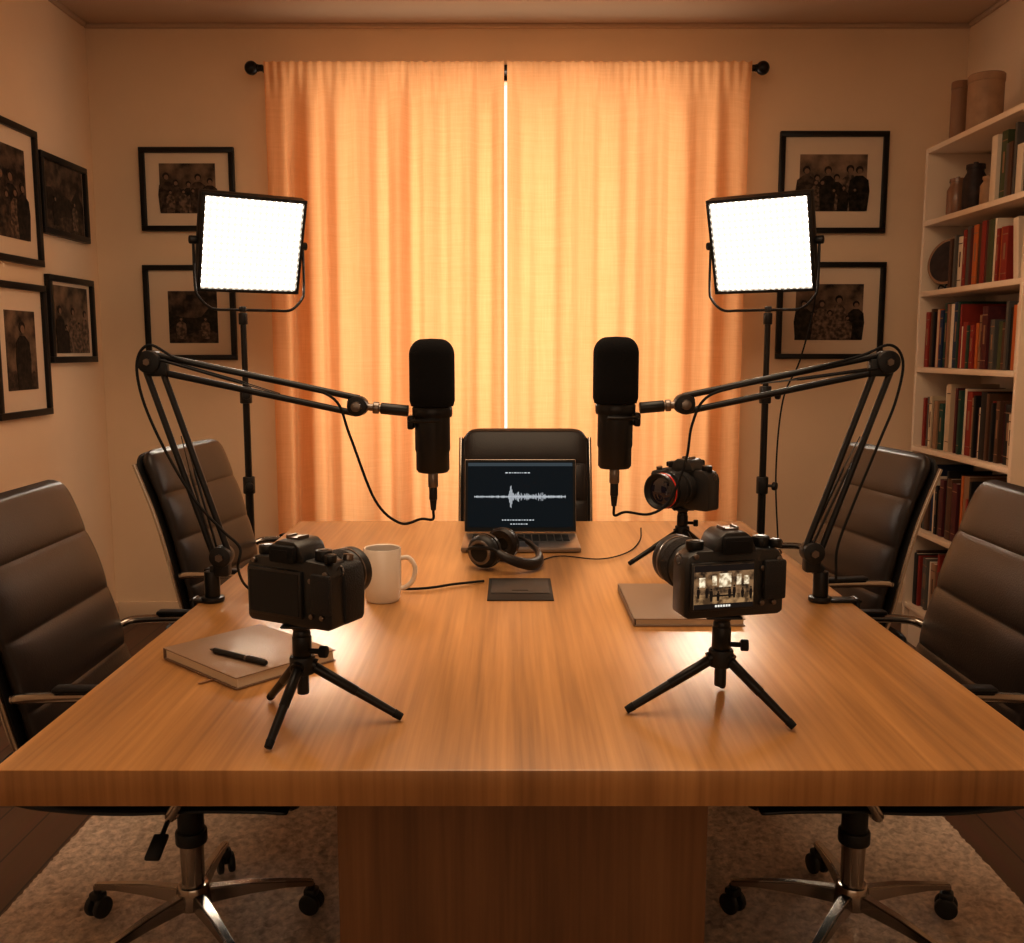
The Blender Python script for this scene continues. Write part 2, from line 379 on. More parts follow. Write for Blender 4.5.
# ------------------------------------------------------------------ curtains
YC=4.34
def curtain(x0,x1,label,ph,inner):
    t=bmesh.new(); nx,nz=300,60; zt,zb=2.562,.02; rows=[]
    rnd=random.Random(int(ph*100)); cs=[]; 
    for k in range(7): cs.append((rnd.uniform(3,9.5),rnd.uniform(0,6.28),rnd.uniform(.45,1),rnd.uniform(-.6,.6)))
    for j in range(nz+1):
        v=j/nz; z=zt+(zb-zt)*v; R=[]
        amp=.010+.017*min(1,v*5)
        for i in range(nx+1):
            u=i/nx; x=x0+(x1-x0)*u
            f=sum(a*math.sin(2*PI*fr*u+p+dv*v*2) for fr,p,a,dv in cs)*.62
            f=math.copysign(abs(f)**.9,f)
            f+=.18*math.sin(2*PI*u*15+ph)
            if v<.06:
                k=1-v/.06; f=f*(1-.75*k)+.7*k*math.sin(2*PI*u*27+2*math.sin(9*u+ph))
            d=amp*f
            if d>0: d=.032*math.tanh(d/.032) if v>.06 else .012*math.tanh(d/.012)
            yy=YC+d
            if v<.02: yy=YC-.004+amp*f*.5
            zz=z-(.006*abs(math.sin(PI*u*26)) if j==0 else 0)
            R.append(t.verts.new((x,yy,zz)))
        rows.append(R)
    for j in range(nz):
        for i in range(nx): t.faces.new((rows[j][i],rows[j][i+1],rows[j+1][i+1],rows[j+1][i]))
    return tag(obj('curtain',G().merge(t),'curtain',ang=180),label,'curtain','pair of linen curtains')
curtain(on_y(271,300,YC).x,on_y(504.4,300,YC).x,'left orange linen curtain panel glowing with backlight from the window',.3,1)
curtain(on_y(507.3,300,YC).x,on_y(745,300,YC).x,'right orange linen curtain panel glowing with backlight from the window',1.9,-1)
yr=YC+.048
p0=on_y(254,68,yr);p1=on_y(760,68,yr)
t=thing('curtain_rod','black curtain rod with round finials above the window','curtain rod',(0,yr,p0.z))
obj('rod',G().cyl((p0.x,0,0),(p1.x,0,0),.010),'bmetal',t)
for x,s in ((p0.x,-1),(p1.x,1)):
    obj('finial',G().sph((x+s*.012,0,0),.030).cyl((x-s*.02,0,0),(x,0,0),.016),'bmetal',t)
for x in (p0.x+.03,p1.x-.03,(on_y(505.5,68,yr)).x):
    obj('bracket',G().cyl((x,0,0),(x,YB-yr-.004,0),.006).box((.020,.006,.05),(x,YB-yr-.004,0),bev=.002).cyl((x-.008,0,0),(x+.008,0,0),.014),'bmetal',t)
# ------------------------------------------------------------------ pictures
def picture(label,cen,w,h,rz,fw,pw,ph,seed,figs=3,dx=0,dz=0,bg=0,kind='group'):
    random.seed(seed)
    t=thing('picture_frame',label,'picture',cen,rz,'framed photographs on the walls')
    g=G()
    g.box((w,.024,fw),(0,-.012,h/2-fw/2),bev=.002).box((w,.024,fw),(0,-.012,-h/2+fw/2),bev=.002)
    g.box((fw,.024,h-2*fw),(-w/2+fw/2,-.012,0),bev=.002).box((fw,.024,h-2*fw),(w/2-fw/2,-.012,0),bev=.002)
    obj('frame',g,'frame',t)
    obj('mat_board',G().box((w-2*fw,.006,h-2*fw),(0,-.006,0)),'mat',t)
    g=G().box((pw,.002,ph),(dx,-.0102,dz),mi=0)
    b0=dz-ph/2
    gh=ph*random.uniform(.15,.4)
    pts=[(dx-pw/2,b0)]+[(dx-pw/2+pw*k/8,b0+gh*(.75+.5*random.random())) for k in range(9)]+[(dx+pw/2,b0)]
    g.prism(pts,-.0111,-.0114,mi=4)
    def fig(fx,s,zb,m1,m2):
        wd=s*random.uniform(.17,.23)
        poly=[(fx-wd*.9,zb),(fx+wd*.9,zb),(fx+wd*1.1,zb+s*.45),(fx+wd*.95,zb+s*.70),(fx+wd*.35,zb+s*.80),(fx-wd*.35,zb+s*.80),(fx-wd*.95,zb+s*.70),(fx-wd*1.1,zb+s*.45)]
        y=random.uniform(0,.0006)
        g.prism(poly,-.0115,-.0124-y,mi=m1)
        g.cyl((fx,-.0116,zb+s*.93),(fx,-.0126-y,zb+s*.93),s*.088,seg=14,mi=1)
        g.cyl((fx+s*.008,-.0116,zb+s*.90),(fx+s*.008,-.0128-y,zb+s*.90),s*.060,seg=14,mi=m2)
    if kind=='group':
        for k in range(figs+1):
            s=ph*random.uniform(.62,.80); fx=dx-pw*.38+pw*.76*k/figs+random.uniform(-.008,.008)
            fig(fx,s,b0+.001,random.choice([1,1,3,4]),2)
        for k in range(figs):
            s=ph*random.uniform(.40,.56); fx=dx-pw*.36+pw*.72*(k+.5)/figs+random.uniform(-.012,.012)
            fig(fx,s,b0+.001,random.choice([1,3,3]),2)
    elif kind=='portrait':
        fig(dx+pw*.04,ph*.85,b0+.001,1,2)
    elif kind=='landscape':
        pts=[(dx-pw/2,b0+gh*.6)]+[(dx-pw/2+pw*k/6,b0+ph*(.45+.25*random.random())) for k in range(7)]+[(dx+pw/2,b0+gh*.6)]
        g.prism(pts,-.0111,-.01125,mi=1)
        for k in range(figs): fig(dx-pw*.25+pw*.5*k/max(1,figs-1),ph*.42,b0+ph*.08,random.choice([1,3]),2)
    obj('print',g,['print%d'%bg,'pfig','pskin','plight','pground'],t)
def back_pic(label,x0,y0,x1,y1,px0,py0,px1,py1,seed,figs,**k):
    a=on_y(x0,y0,YB-.02);b=on_y(x1,y1,YB-.02);c=on_y(px0,py0,YB-.02);d=on_y(px1,py1,YB-.02)
    cen=V(((a.x+b.x)/2,YB-.001,(a.z+b.z)/2))
    picture(label,cen,b.x-a.x,a.z-b.z,0,.024,d.x-c.x,c.z-d.z,seed,figs,(c.x+d.x)/2-cen.x,(c.z+d.z)/2-cen.z,**k)
back_pic('upper framed photograph left of the curtains, above the left light panel',138,147,236,231,158,163,216,213,3,4,bg=1)
back_pic('lower framed photograph left of the curtains, partly behind the left light panel',142,265,237,360,167,291,218,343,4,2,bg=0,kind='landscape')
back_pic('upper framed group photograph right of the curtains, above the right light panel',781,131,885,233,801,154,866,211,5,5,bg=2)
back_pic('lower framed photograph right of the curtains, partly behind the right light panel',779,262,882,359,797,284,862,340,8,3,bg=1)
def left_pic(label,x0,y0,x1,y1,seed,figs,fw=.026,k=.55,**kk):
    X=XL+.02; a=on_x(x1,y0,X); b=on_x(x1,y1,X); n=on_x(x0,(y0+y1)/2,X)
    w=a.y-n.y; h=a.z-b.z
    picture(label,(XL+.001,(a.y+n.y)/2,(a.z+b.z)/2),w,h,PI/2,fw,w*k,h*k*1.05,seed,figs,**kk)
left_pic('large framed photograph on the left wall, uppermost and nearest, cut by the frame edge',-28,132,36,266,11,3,k=.62,bg=0)
left_pic('small framed photograph on the left wall near the corner, upper one',43,169,86,243,12,2,k=.84,bg=0,kind='landscape')
left_pic('tall framed portrait photograph on the left wall, lower and nearest',-4,286,45,415,13,1,k=.56,bg=1,kind='portrait')
left_pic('small framed photograph on the left wall near the corner, lower one',51,281,93,362,14,2,k=.74,bg=1)
# ------------------------------------------------------------------ bookcase
BX=1.77; BY0,BY1=3.345,4.2; zs=[.185,.531,.892,1.236,1.56,1.857,2.16]
t=thing('bookcase','tall white open bookcase filled with books against the right wall','bookcase',(0,0,0))
tk=.022; D=XR-.001-BX; xc=BX+D/2
for y in (BY0+tk/2,BY1-tk/2): obj('side_panel',G().box((D,tk,2.16-.0),(xc,y,1.08),bev=.0015),'shelf',t)
for z in zs: obj('shelf',G().box((D,BY1-BY0-2*tk,tk),(xc,(BY0+BY1)/2,z-tk/2),bev=.0015),'shelf',t)
obj('back_panel',G().box((.008,BY1-BY0-2*tk,2.1),(XR-.006,(BY0+BY1)/2,1.05)),'shelf',t)
obj('plinth',G().box((.015,BY1-BY0-2*tk,.16),(BX+.03,(BY0+BY1)/2,.08)),'shelf',t)
cols={'dark red':(.24,.026,.015),'black':(.010,.008,.008),'cream':(.52,.40,.27),'navy':(.015,.028,.07),'brown':(.085,.038,.018),'tan':(.27,.155,.085),'olive green':(.06,.072,.028),'orange':(.46,.13,.03),'dark green':(.015,.05,.033),'grey':(.10,.088,.075),'maroon':(.08,.014,.014),'white':(.66,.56,.44)}
bm_={k:mat('book_'+k.replace(' ','_'),v,.5,spec=.3) for k,v in cols.items()}
ords=['first','second','third','fourth','fifth','sixth','seventh','eighth','ninth','tenth','eleventh','twelfth','thirteenth','fourteenth','fifteenth','sixteenth','seventeenth','eighteenth','nineteenth','twentieth','twenty-first','twenty-second','twenty-third','twenty-fourth','twenty-fifth','twenty-sixth','twenty-seventh','twenty-eighth','twenty-ninth','thirtieth','thirty-first','thirty-second','thirty-third','thirty-fourth']
def book(y,z,th,h,dp,col,label,grp,lean=0):
    g=G(); c=.0025
    g.box((c,th,h),(c/2,0,h/2),bev=.0009,mi=0)
    g.box((dp-c,c*.8,h),(dp/2+c/2,th/2-c*.4,h/2),mi=0).box((dp-c,c*.8,h),(dp/2+c/2,-th/2+c*.4,h/2),mi=0)
    g.box((dp-.008,th-2*c,h-.006),(dp/2,0,h/2),mi=1)
    if th>.018 and random.random()<.6:
        g.box((.0006,th*.92,.004),(-.0002,0,h*.86),mi=2).box((.0006,th*.92,.003),(-.0002,0,h*.14),mi=2)
        if random.random()<.6: g.box((.0006,th*.3,h*.3),(-.0002,0,h*.55),mi=2)
    acc='tan' if col not in('cream','tan','white') else 'brown'
    o=obj('book',g,[bm_[col],'paper',bm_[acc]]); o.location=(BX+.030+random.uniform(-.008,.012),y,z+.0008)
    if lean: o.rotation_euler=(lean,0,0); o.location.z+=abs(math.sin(lean))*th/2
    tag(o,label,'book',grp); return o
random.seed(33)
rows=[(5,'top shelf',1.857,3.68,.30,()),(4,'second shelf down',1.56,3.98,.29,()),(3,'third shelf down',1.236,4.165,.31,(3.62,)),(2,'fourth shelf down',.892,4.165,.32,(3.95,)),(1,'fifth shelf down',.531,4.165,.33,(3.7,)),(0,'lowest shelf',.185,4.165,.33,(3.9,))]
for ri,nm,z,ystart,gap,gaps in rows:
    y=ystart; k=0; names=['black','brown','dark red','dark green','navy','maroon','cream','orange','white','tan','olive green','grey','brown','dark red','black']; gaps=list(gaps); hb=random.uniform(.70,.82); last=''
    while y>BY0+tk+.045 and k<33:
        th=random.choice([.014,.017,.02,.026,.034,.042])
        if random.random()<.42: hb=random.uniform(.56,.93)
        h=(gap-.02)*(hb+random.uniform(-.03,.03)); dp=random.uniform(.15,.2)
        if ri==4 and y<3.56: break
        if gaps and y<gaps[0]: y-=.04; gaps.pop(0)
        col=random.choice(names)
        while col==last: col=random.choice(names)
        last=col
        book(y-th/2,z,th,h,dp,col,f'{col} book, {ords[k]} from the far end of the {nm} of the bookcase','books on the '+nm)
        y-=th+.0012; k+=1
book(3.465,1.56,.035,.22,.18,'white','white book leaning at the near end of the second shelf down of the bookcase','books on the second shelf down',lean=-.12)
M['wick']=mat('canister_tan',(.32,.195,.11),.6,bump=.5,bscale=90,var=.15,vscale=20)
M['wick2']=mat('canister_brown',(.24,.125,.06),.6,bump=.4,bscale=90)
M['vase']=mat('vase_dark',(.03,.017,.012),.5,var=.4,vscale=30,spec=.2)
M['amber']=mat('jar_amber',(.20,.095,.045),.4,coat=.2)
def canister(name,label,loc,r,h,m):
    t=thing(name,label,'canister',loc)
    obj('body',G().lathe([(0,0),(r*.97,0),(r,.006),(r,h-.03),(0,h-.03)]),m,t)
    obj('lid',G().lathe([(0,h-.029),(r*1.03,h-.029),(r*1.03,h-.004),(r*.98,h),(0,h)]),m,t)
p=on_y(987,75,3.88)
canister('canister','wide tan lidded canister on top of the bookcase',(p.x,3.88,2.161),.066,p.z-2.161,'wick')
p=on_y(961,82,4.07)
canister('canister','narrow brown lidded canister on top of the bookcase',(p.x,4.07,2.161),.034,p.z-2.161,'wick2')
t=thing('decorative_plate','dark round decorative plate on a stand at the far end of the second shelf','ornament',(BX+.07,4.07,1.561))
Rp=Matrix.Translation((0,0,.115))@Matrix.Rotation(math.radians(-80),4,'Y')
Rp=Matrix.Rotation(math.radians(28),4,'Z')@Rp
obj('plate',G().lathe([(0,0),(.045,.002),(.09,.012),(.095,.016),(.09,.017),(.045,.008),(0,.006)],Rp,40),'vase',t)
obj('plate_rim',G().lathe([(.086,.0165),(.0955,.0185),(.0965,.016),(.094,.0135)],Rp,40),'wick2',t)
obj('stand',G().tube(spline([(-.03,-.03,.004),(-.02,-.03,.02),(.03,-.025,.005),(.045,-.01,.07)],6),.003).tube(spline([(-.03,.03,.004),(-.02,.03,.02),(.03,.025,.005),(.045,.01,.07)],6),.003),'bmetal',t)
for (y,r,h,m,l) in ((4.04,.04,.16,'amber','amber glazed jar at the far end of the top bookcase shelf'),(3.89,.045,.19,'vase','dark brown jar in the middle of the top bookcase shelf'),(3.765,.036,.12,'wick','small tan jar beside the books on the top bookcase shelf')):
    t=thing('jar',l,'jar',(BX+.07,y,1.858),0,'jars on the top bookcase shelf')
    obj('body',G().lathe([(0,0),(r*.85,0),(r,h*.08),(r,h*.66),(r*.7,h*.80),(r*.72,h*.86),(0,h*.86)]),m,t)
    obj('lid',G().lathe([(0,h*.862),(r*.8,h*.862),(r*.78,h*.95),(r*.2,h*.97),(r*.2,h),(0,h)]),m,t)
# ------------------------------------------------------------------ light stands + LED panels
def stand(label,pxs,d,ptop,rot):
    top=on_y(pxs,ptop,d); x=top.x; zt=top.z
    t=thing('light_stand',label,'light stand',(x,d,.0),rot,'light stands behind the table')
    obj('lower_pole',G().cyl((0,0,.10),(0,0,.78),.0165),'bmetal',t)
    obj('middle_pole',G().cyl((0,0,.70),(0,0,1.16),.014),'bmetal',t)
    obj('upper_pole',G().cyl((0,0,1.1),(0,0,zt-.002),.012).cyl((0,0,zt-.05),(0,0,zt-.004),.018,bev=.003),'bmetal',t)
    for z in (.76,1.13):
        k=obj('collar',G().cyl((0,0,z-.035),(0,0,z+.035),.024,bev=.004),'black',t)
        obj('knob',G().cyl((0,-.02,z),(0,-.05,z),.006).cyl((0,-.045,z),(0,-.062,z),.017,bev=.004),'black',k)
    obj('leg_collar',G().cyl((0,0,.42),(0,0,.47),.024,bev=.003).cyl((0,0,.13),(0,0,.17),.023,bev=.003),'black',t)
    for k in range(3):
        a=k*2*PI/3+.5; f=V((math.cos(a),math.sin(a),0)); 
        lg=obj('leg',G().cyl(f*.02+V((0,0,.445)),f*.34+V((0,0,.012)),.009,seg=12).cyl(f*.02+V((0,0,.15)),f*.19+V((0,0,.215)),.005,seg=10),'bmetal',t)
        obj('rubber_foot',G().cyl(f*.33+V((0,0,.026)),f*.345+V((0,0,.003)),.0125,seg=12),'rubber',lg)
    return x,zt
def panel(label,pc,d,yaw,tilt,stx,stz):
    c=on_y(pc[0],pc[1],d)
    t=thing('led_panel',label,'light panel',(stx,d,stz),yaw,'LED light panels')
    w,h,b=LW,LH,LB
    cz=c.z-stz; off=V((math.cos(yaw)*(c.x-stx),-math.sin(yaw)*(c.x-stx),0))
    X=Matrix.Translation((off.x,off.y,cz))@Matrix.Rotation(tilt,4,'X')
    def put(g): bmesh.ops.transform(g.bm,matrix=X,verts=g.bm.verts); return g
    obj('housing',put(G().box((w,.045,h),(0,.027,0),bev=.006).box((w*.8,.03,h*.7),(0,.062,0),bev=.01)),'black',t)
    g=G()
    g.box((w,.018,b),(0,-.003,h/2-b/2),bev=.002).box((w,.018,b),(0,-.003,-h/2+b/2),bev=.002).box((b,.018,h-2*b),(-w/2+b/2,-.003,0),bev=.002).box((b,.018,h-2*b),(w/2-b/2,-.003,0),bev=.002)
    obj('bezel',put(g),'black',t)
    dm=obj('diffuser',G().box((w-2*b,.004,h-2*b),(0,.001,0)),'led',t); dm.matrix_local=X
    for s in (-1,1): obj('tilt_knob',put(G().cyl((s*w/2,.03,0),(s*(w/2+.03),.03,0),.016,bev=.004)),'black',t)
    y0=(X@V((0,.03,0)))
    ww=w/2+.014
    pts=[(y0.x-ww,y0.y,y0.z+.01),(y0.x-ww,y0.y,y0.z-.17),(y0.x-ww+.012,y0.y*.8,y0.z-.218),(y0.x-ww+.06,y0.y*.5,.012),(y0.x-ww*.4,y0.y*.2,.008),(0,0,.008),(y0.x+ww*.4,y0.y*.2,.008),(y0.x+ww-.06,y0.y*.5,.012),(y0.x+ww-.012,y0.y*.8,y0.z-.218),(y0.x+ww,y0.y,y0.z-.17),(y0.x+ww,y0.y,y0.z+.01)]
    obj('yoke',G().tube(spline(pts,6),.0055,8),'bmetal',t)
    obj('yoke_mount',G().cyl((0,0,.0),(0,0,.022),.014,bev=.003),'black',t)
x,z=stand('black tripod light stand behind the left rear chair',243,3.86,312,.3)
panel('square glowing LED light panel on the left stand',(252,245),3.86,math.radians(33),math.radians(20),x,z)
x,z=stand('black tripod light stand right of the curtains behind the right rear chair',768,3.86,312,.9)
panel('square glowing LED light panel on the right stand',(761,245),3.86,math.radians(-33),math.radians(20),x,z)
tag(obj('power_cable',G().tube(spline([on_y(812,262,3.92),on_y(815,300,3.94),on_y(800,360,3.95),on_y(783,400,3.95),on_y(776,470,3.95),on_y(778,540,3.95),on_y(782,600,4.0),V((1.2,4.1,.006)),V((1.45,4.25,.006))],8),.0035,8),'rubber'),'thin black power cable hanging from the right light panel','cable')
# ------------------------------------------------------------------ boom arms, microphones
DM=2.08
def arm(label,side,base,pv,el,hd,en):
    bx=base.x
    t=thing('microphone_boom',label,'microphone boom',(bx,DM,.75),0,'microphone booms clamped to the table')
    L=lambda p:V(p)-V((bx,DM,.75))
    edge=(-.70-bx) if side<0 else (.76-bx); o=side
    g=G().cyl((0,0,.0008),(0,0,.07),.017,bev=.003).cyl((0,0,.0008),(0,0,.012),.026,bev=.003)
    w=abs(edge)+.02
    g.box((w,.036,.006),(o*w/2,0,.004),bev=.002).box((.009,.036,.12),(edge+o*.012,0,-.05),bev=.003).box((.06,.036,.008),(edge-o*.018,0,-.106),bev=.002)
    g.cyl((edge-o*.025,0,-.135),(edge-o*.025,0,-.060),.006).cyl((edge-o*.025,0,-.060),(edge-o*.025,0,-.054),.015).cyl((edge-o*.025,0,-.15),(edge-o*.025,0,-.135),.02,bev=.003)
    obj('clamp',g,'bmetal',t)
    P,E,Hh,N=L(pv),L(el),L(hd),L(en)
    g=G().cyl((0,0,.07),(P.x*.6,0,P.z-.03),.012).cyl(P+V((0,-.02,0)),P+V((0,.02,0)),.024,bev=.003)
    g.box((.036,.03,.05),P+V((0,0,-.02)),bev=.006)
    pj=obj('base_joint',g,'black',t); obj('bolt',G().cyl(P+V((0,-.026,0)),P+V((0,-.02,0)),.009,seg=6),'steel',pj)
    def pair(a,b,nm):
        d=(b-a).normalized(); n=V((-d.z,0,d.x))
        for s in (-1,1):
            q=n*(.0170*s)
            obj(nm,G().tube([a+q,b+q],.0072,12),'matte',t)
        for s in (-1,1):
            q=V((0,.014*s,0)); A=a.lerp(b,.03)+q+n*.010; B=a.lerp(b,.45)+q-n*.003
            sp=obj('tension_spring',G().tube([A,A.lerp(B,.06),B.lerp(A,.06),B],lambda v:.0018 if v in(0,1) else .0028,8),'matte',t)
            obj('spring_hook',G().tube([B,a.lerp(b,.62)+q*.7-n*.010],.0012,6),'matte',sp)
    pair(P,E,'lower_arm'); pair(E,Hh,'upper_arm')
    g=G().cyl(E+V((0,-.022,0)),E+V((0,.022,0)),.025,bev=.004).box((.048,.026,.038),E+V((-o*.014,0,-.012)),bev=.006)
    ej=obj('elbow_joint',g,'black',t); obj('bolt',G().cyl(E+V((0,-.028,0)),E+V((0,-.022,0)),.008,seg=6),'steel',ej)
    g=G().cyl(Hh+V((0,-.020,0)),Hh+V((0,.020,0)),.022,bev=.004).box((.033,.03,.036),Hh+V((o*.006,0,.0)),bev=.008)
    hj=obj('head_joint',g,'black',t); obj('wing_knob',G().cyl(Hh+V((0,-.034,0)),Hh+V((0,-.019,0)),.011,bev=.002),'steel',hj)
    mid=Hh.lerp(N,.45)
    obj('swivel',G().cyl(Hh,mid,.008).cyl(Hh.lerp(N,.30),Hh.lerp(N,.42),.013,bev=.002),'steel',t); obj('end_tube',G().cyl(mid,N,.0125,bev=.002),'matte',t)
def mic(label,top,bot,split,side):
    s=(top.z-bot.z); x,y,z0=bot.x,DM,bot.z
    t=thing('microphone',label,'microphone',(x,y,z0),0,'broadcast microphones on boom arms')
    zf=split.z-z0
    R=.0495
    pr=[(0,zf),(R*.93,zf),(R,zf+.012),(R,zf+.03),(R,s-.035)]+[(R-.030*(1-math.cos(a)),s-.035+.035*math.sin(a)) for a in lin(.15,PI/2,9)]+[(0,s+.001)]
    obj('foam_windscreen',G().lathe(pr,None,40),'foam',t)
    obj('body',G().lathe([(0,0),(.032,0),(.0365,.006),(.0365,.045),(.0385,.05),(.0385,zf-.024),(0,zf-.024)],None,40),'matte',t)
    obj('collar',G().lathe([(0,zf-.0238),(.042,zf-.0238),(.044,zf-.018),(.044,zf-.004),(.042,zf-.001),(0,zf-.001)],None,40),'bmetal',t)
    g=G().box((.014,.05,.03),(side*.046,0,zf-.035),bev=.004).tube(spline([(side*.044,.0,zf-.03),(side*.046,-.03,zf-.03),(side*.015,-.05,zf-.03),(-side*.02,-.04,zf-.03)],6),.004)
    obj('mount',g,'bmetal',t)
    obj('connector',G().cyl((0,0,-.034),(0,0,0),.011,bev=.002),'steel',t)
    obj('plug',G().cyl((0,0,-.062),(0,0,-.0335),.009,bev=.002).cyl((0,0,-.085),(0,0,-.062),.0055,.008),'black',t)
q=lambda a,b,d=DM:on_y(a,b,d)
arm('black boom arm clamped to the left table edge, holding the left microphone',-1,V((q(213,600).x,DM,.75)),q(222,556),q(151,362),q(358,406),q(408.5,411))
arm('black boom arm clamped to the right table edge, holding the right microphone',1,V((q(820,598).x,DM,.75)),q(812,552),q(886,362),q(684,404),q(639.5,408))
mic('black broadcast microphone with foam windscreen on the left arm, above the laptop side',q(433,339),q(433,472),q(433,406),-1)
mic('black broadcast microphone with foam windscreen on the right arm, near the far camera',q(614.5,337),q(614.5,468),q(614.5,403),1)
def cable(name,label,pts,r=.003):
    return tag(obj(name,G().tube(spline(pts,8),r,8),'rubber'),label,'cable')
cb=q(433,472)+V((0,0,-.086))
f=DM-.035
zt=.7555
cable('microphone_cable','black cable looping from the left microphone along its boom arm',[cb,cb+V((-.002,0,-.02)),q(421,519,f+.02),q(400,523,f),q(375,500,f),q(350,436,f),q(334,399,f),q(290,384,f),q(230,372,f),q(180,360,f),q(150,345,f),q(137,362,f),q(143,400,f),q(165,450,f),q(195,500,f),q(222,530,f),q(240,548,f),q(238,568,f),on_z(246,586,zt+.008),on_z(262,592,zt),on_z(300,588,zt),on_z(410,589,zt),on_z(455,584,zt),on_z(484,581,zt)])
cb=q(614.5,468)+V((0,0,-.086))
cable('microphone_cable','black cable looping from the right microphone along its boom arm',[cb,cb+V((.002,0,-.02)),q(626,512,f+.02),q(650,514,f),q(670,500,f),q(686,460,f),q(692,425,f),q(706,398,f),q(740,386,f),q(800,372,f),q(860,356,f),q(890,345,f),q(903,362,f),q(896,400,f),q(880,440,f),q(855,500,f),q(838,545,f),q(836,570,f),q(836,581,f)])
# ------------------------------------------------------------------ cameras & mini tripods
def scr_noise(n,c1,c2,sc):
    m,nt,b=newmat(n); L=nt.links
    tc=nt.nodes.new('ShaderNodeTexCoord'); no=nt.nodes.new('ShaderNodeTexNoise'); no.inputs['Scale'].default_value=sc; no.inputs['Detail'].default_value=3
    L.new(tc.outputs['Object'],no.inputs['Vector']); cr=nt.nodes.new('ShaderNodeValToRGB'); e=cr.color_ramp.elements
    e[0].position=.38; e[0].color=(*c1,1); e[1].position=.62; e[1].color=(*c2,1)
    L.new(no.outputs['Fac'],cr.inputs[0]); L.new(cr.outputs[0],b.inputs['Emission Color']); b.inputs['Emission Strength'].default_value=1
    b.inputs['Base Color'].default_value=(0,0,0,1); b.inputs['Specular IOR Level'].default_value=.1; return m
M['pv_room']=scr_noise('preview_room',(.03,.018,.011),(.26,.15,.075),110); M['pv_floor']=scr_noise('preview_floor',(.08,.045,.022),(.38,.23,.11),140)
M['pv_light']=scr_noise('preview_light',(.30,.20,.11),(.95,.82,.60),190); M['pv_top']=emis('preview_dark',(.015,.010,.008),1)
M['white_e']=emis('screen_white',(1,.95,.85),.8); M['pdark']=emis('screen_figure',(.025,.015,.010),.6)
def make_camera(label,loc,rz,sc,live=False,red=False,ll=1.0,lx=-.006,lr=1.0):
    t=thing('camera',label,'camera',loc,rz,'mirrorless cameras on mini tripods',sc)
    poly=[(-.066,.004),(-.060,0),(.060,0),(.066,.004),(.066,.068),(.058,.082),(.030,.084),(-.050,.084),(-.062,.076),(-.066,.066)]
    obj('body',G().prism(poly,-.018,.020,bev=.003),'cam',t)
    g=G().prism([(.038,.002),(.070,.002),(.072,.05),(.068,.078),(.040,.080)],.004,.046,bev=.007)
    g.box((.030,.008,.05),(.052,-.020,.045),bev=.0035)
    obj('grip',g,'camgrip',t)
    vf=obj('viewfinder',G().prism([(-.030,.082),(.028,.082),(.020,.100),(.012,.106),(-.014,.106),(-.022,.100)],-.020,.028,bev=.003),'cam',t)
    obj('eyecup',G().box((.038,.010,.022),(-.001,-.025,.091),bev=.004).box((.024,.001,.012),(-.001,-.0305,.091)),'rubber',vf)
    obj('hot_shoe',G().box((.020,.018,.002),(-.001,.004,.107)).box((.003,.018,.004),(-.010,.004,.108)).box((.003,.018,.004),(.008,.004,.108)),'steel',t)
    for nm,x,y,r,h in (('mode_dial',.042,.0,.011,.012),('command_dial',.058,-.008,.008,.009),('left_dial',-.046,.0,.011,.010)):
        g=G().cyl((x,y,.083),(x,y,.084+h),r,bev=.0015,seg=28)
        g.cyl((x,y,.0842+h),(x,y,.0848+h),r*.55,seg=20)
        obj(nm,g,'bmetal',t)
    obj('shutter_button',G().cyl((.055,.030,.077),(.055,.032,.086),.0065,bev=.001),'steel',t)
    scn=obj('screen',G().box((.084,.006,.060),(-.0175,-.021,.041),bev=.002),'cam',t)
    if live:
        g=G().box((.078,.0008,.054),(-.0175,-.0243,.041),mi=0)
        g.box((.078,.0003,.008),(-.0175,-.0248,.0640),mi=3).box((.078,.0003,.012),(-.0175,-.0248,.026),mi=1).box((.078,.0003,.006),(-.0175,-.0248,.017),mi=3)
        for x,w,z,h in ((-.046,.008,.047,.012),(-.030,.006,.049,.012),(-.016,.016,.049,.017),(.002,.006,.049,.013),(.012,.007,.048,.011)):
            g.box((w,.0003,h),(x,-.0249,z),mi=2)
        obj('preview_image',g,['pv_room','pv_floor','pv_light','pv_top'],scn)
        g=G(); random.seed(2)
        for x,h in ((-.051,.014),(-.040,.012),(-.034,.016),(-.025,.012),(-.010,.013),(-.004,.016),(.007,.012),(.018,.015)):
            z0=.025+random.uniform(-.002,.003); w=.0038
            g.prism([(x-w*.3,z0),(x+w*.3,z0),(x+w*.55,z0+h*.55),(x+w*.4,z0+h*.82),(x-w*.4,z0+h*.82),(x-w*.55,z0+h*.55)],-.0250,-.0254)
            g.cyl((x,-.0250,z0+h*.93),(x,-.0254,z0+h*.93),.0012,seg=10)
        g.box((.028,.0004,.002),(-.018,-.0253,.030))
        obj('preview_figures',g,'pdark',scn)
        g=G()
        for k,x in enumerate((-.0275,-.024,-.0205,-.017,-.0135,-.010)): g.box((.0024,.0005,.0026),(x,-.0252,.0172))
        obj('status_marks',g,'white_e',scn)
    else:
        obj('screen_glass',G().box((.076,.0008,.052),(-.0175,-.0243,.041)),'darkglass',scn)
    obj('control_wheel',G().cyl((.046,-.0175,.036),(.046,-.0215,.036),.0105,bev=.001).cyl((.046,-.021,.036),(.046,-.023,.036),.0045),'bmetal',t)
    for x,z in ((.036,.060),(.050,.058),(.036,.016),(.052,.016),(.058,.070),(-.052,.078)):
        obj('button',G().cyl((x,-.0175,z),(x,-.0212,z),.0034,bev=.0006,seg=14),'steel',t)
    Y=Matrix.Translation((lx,.018,.046))@Matrix.Rotation(-PI/2,4,'X')@Matrix.Diagonal((lr,lr,ll,1))
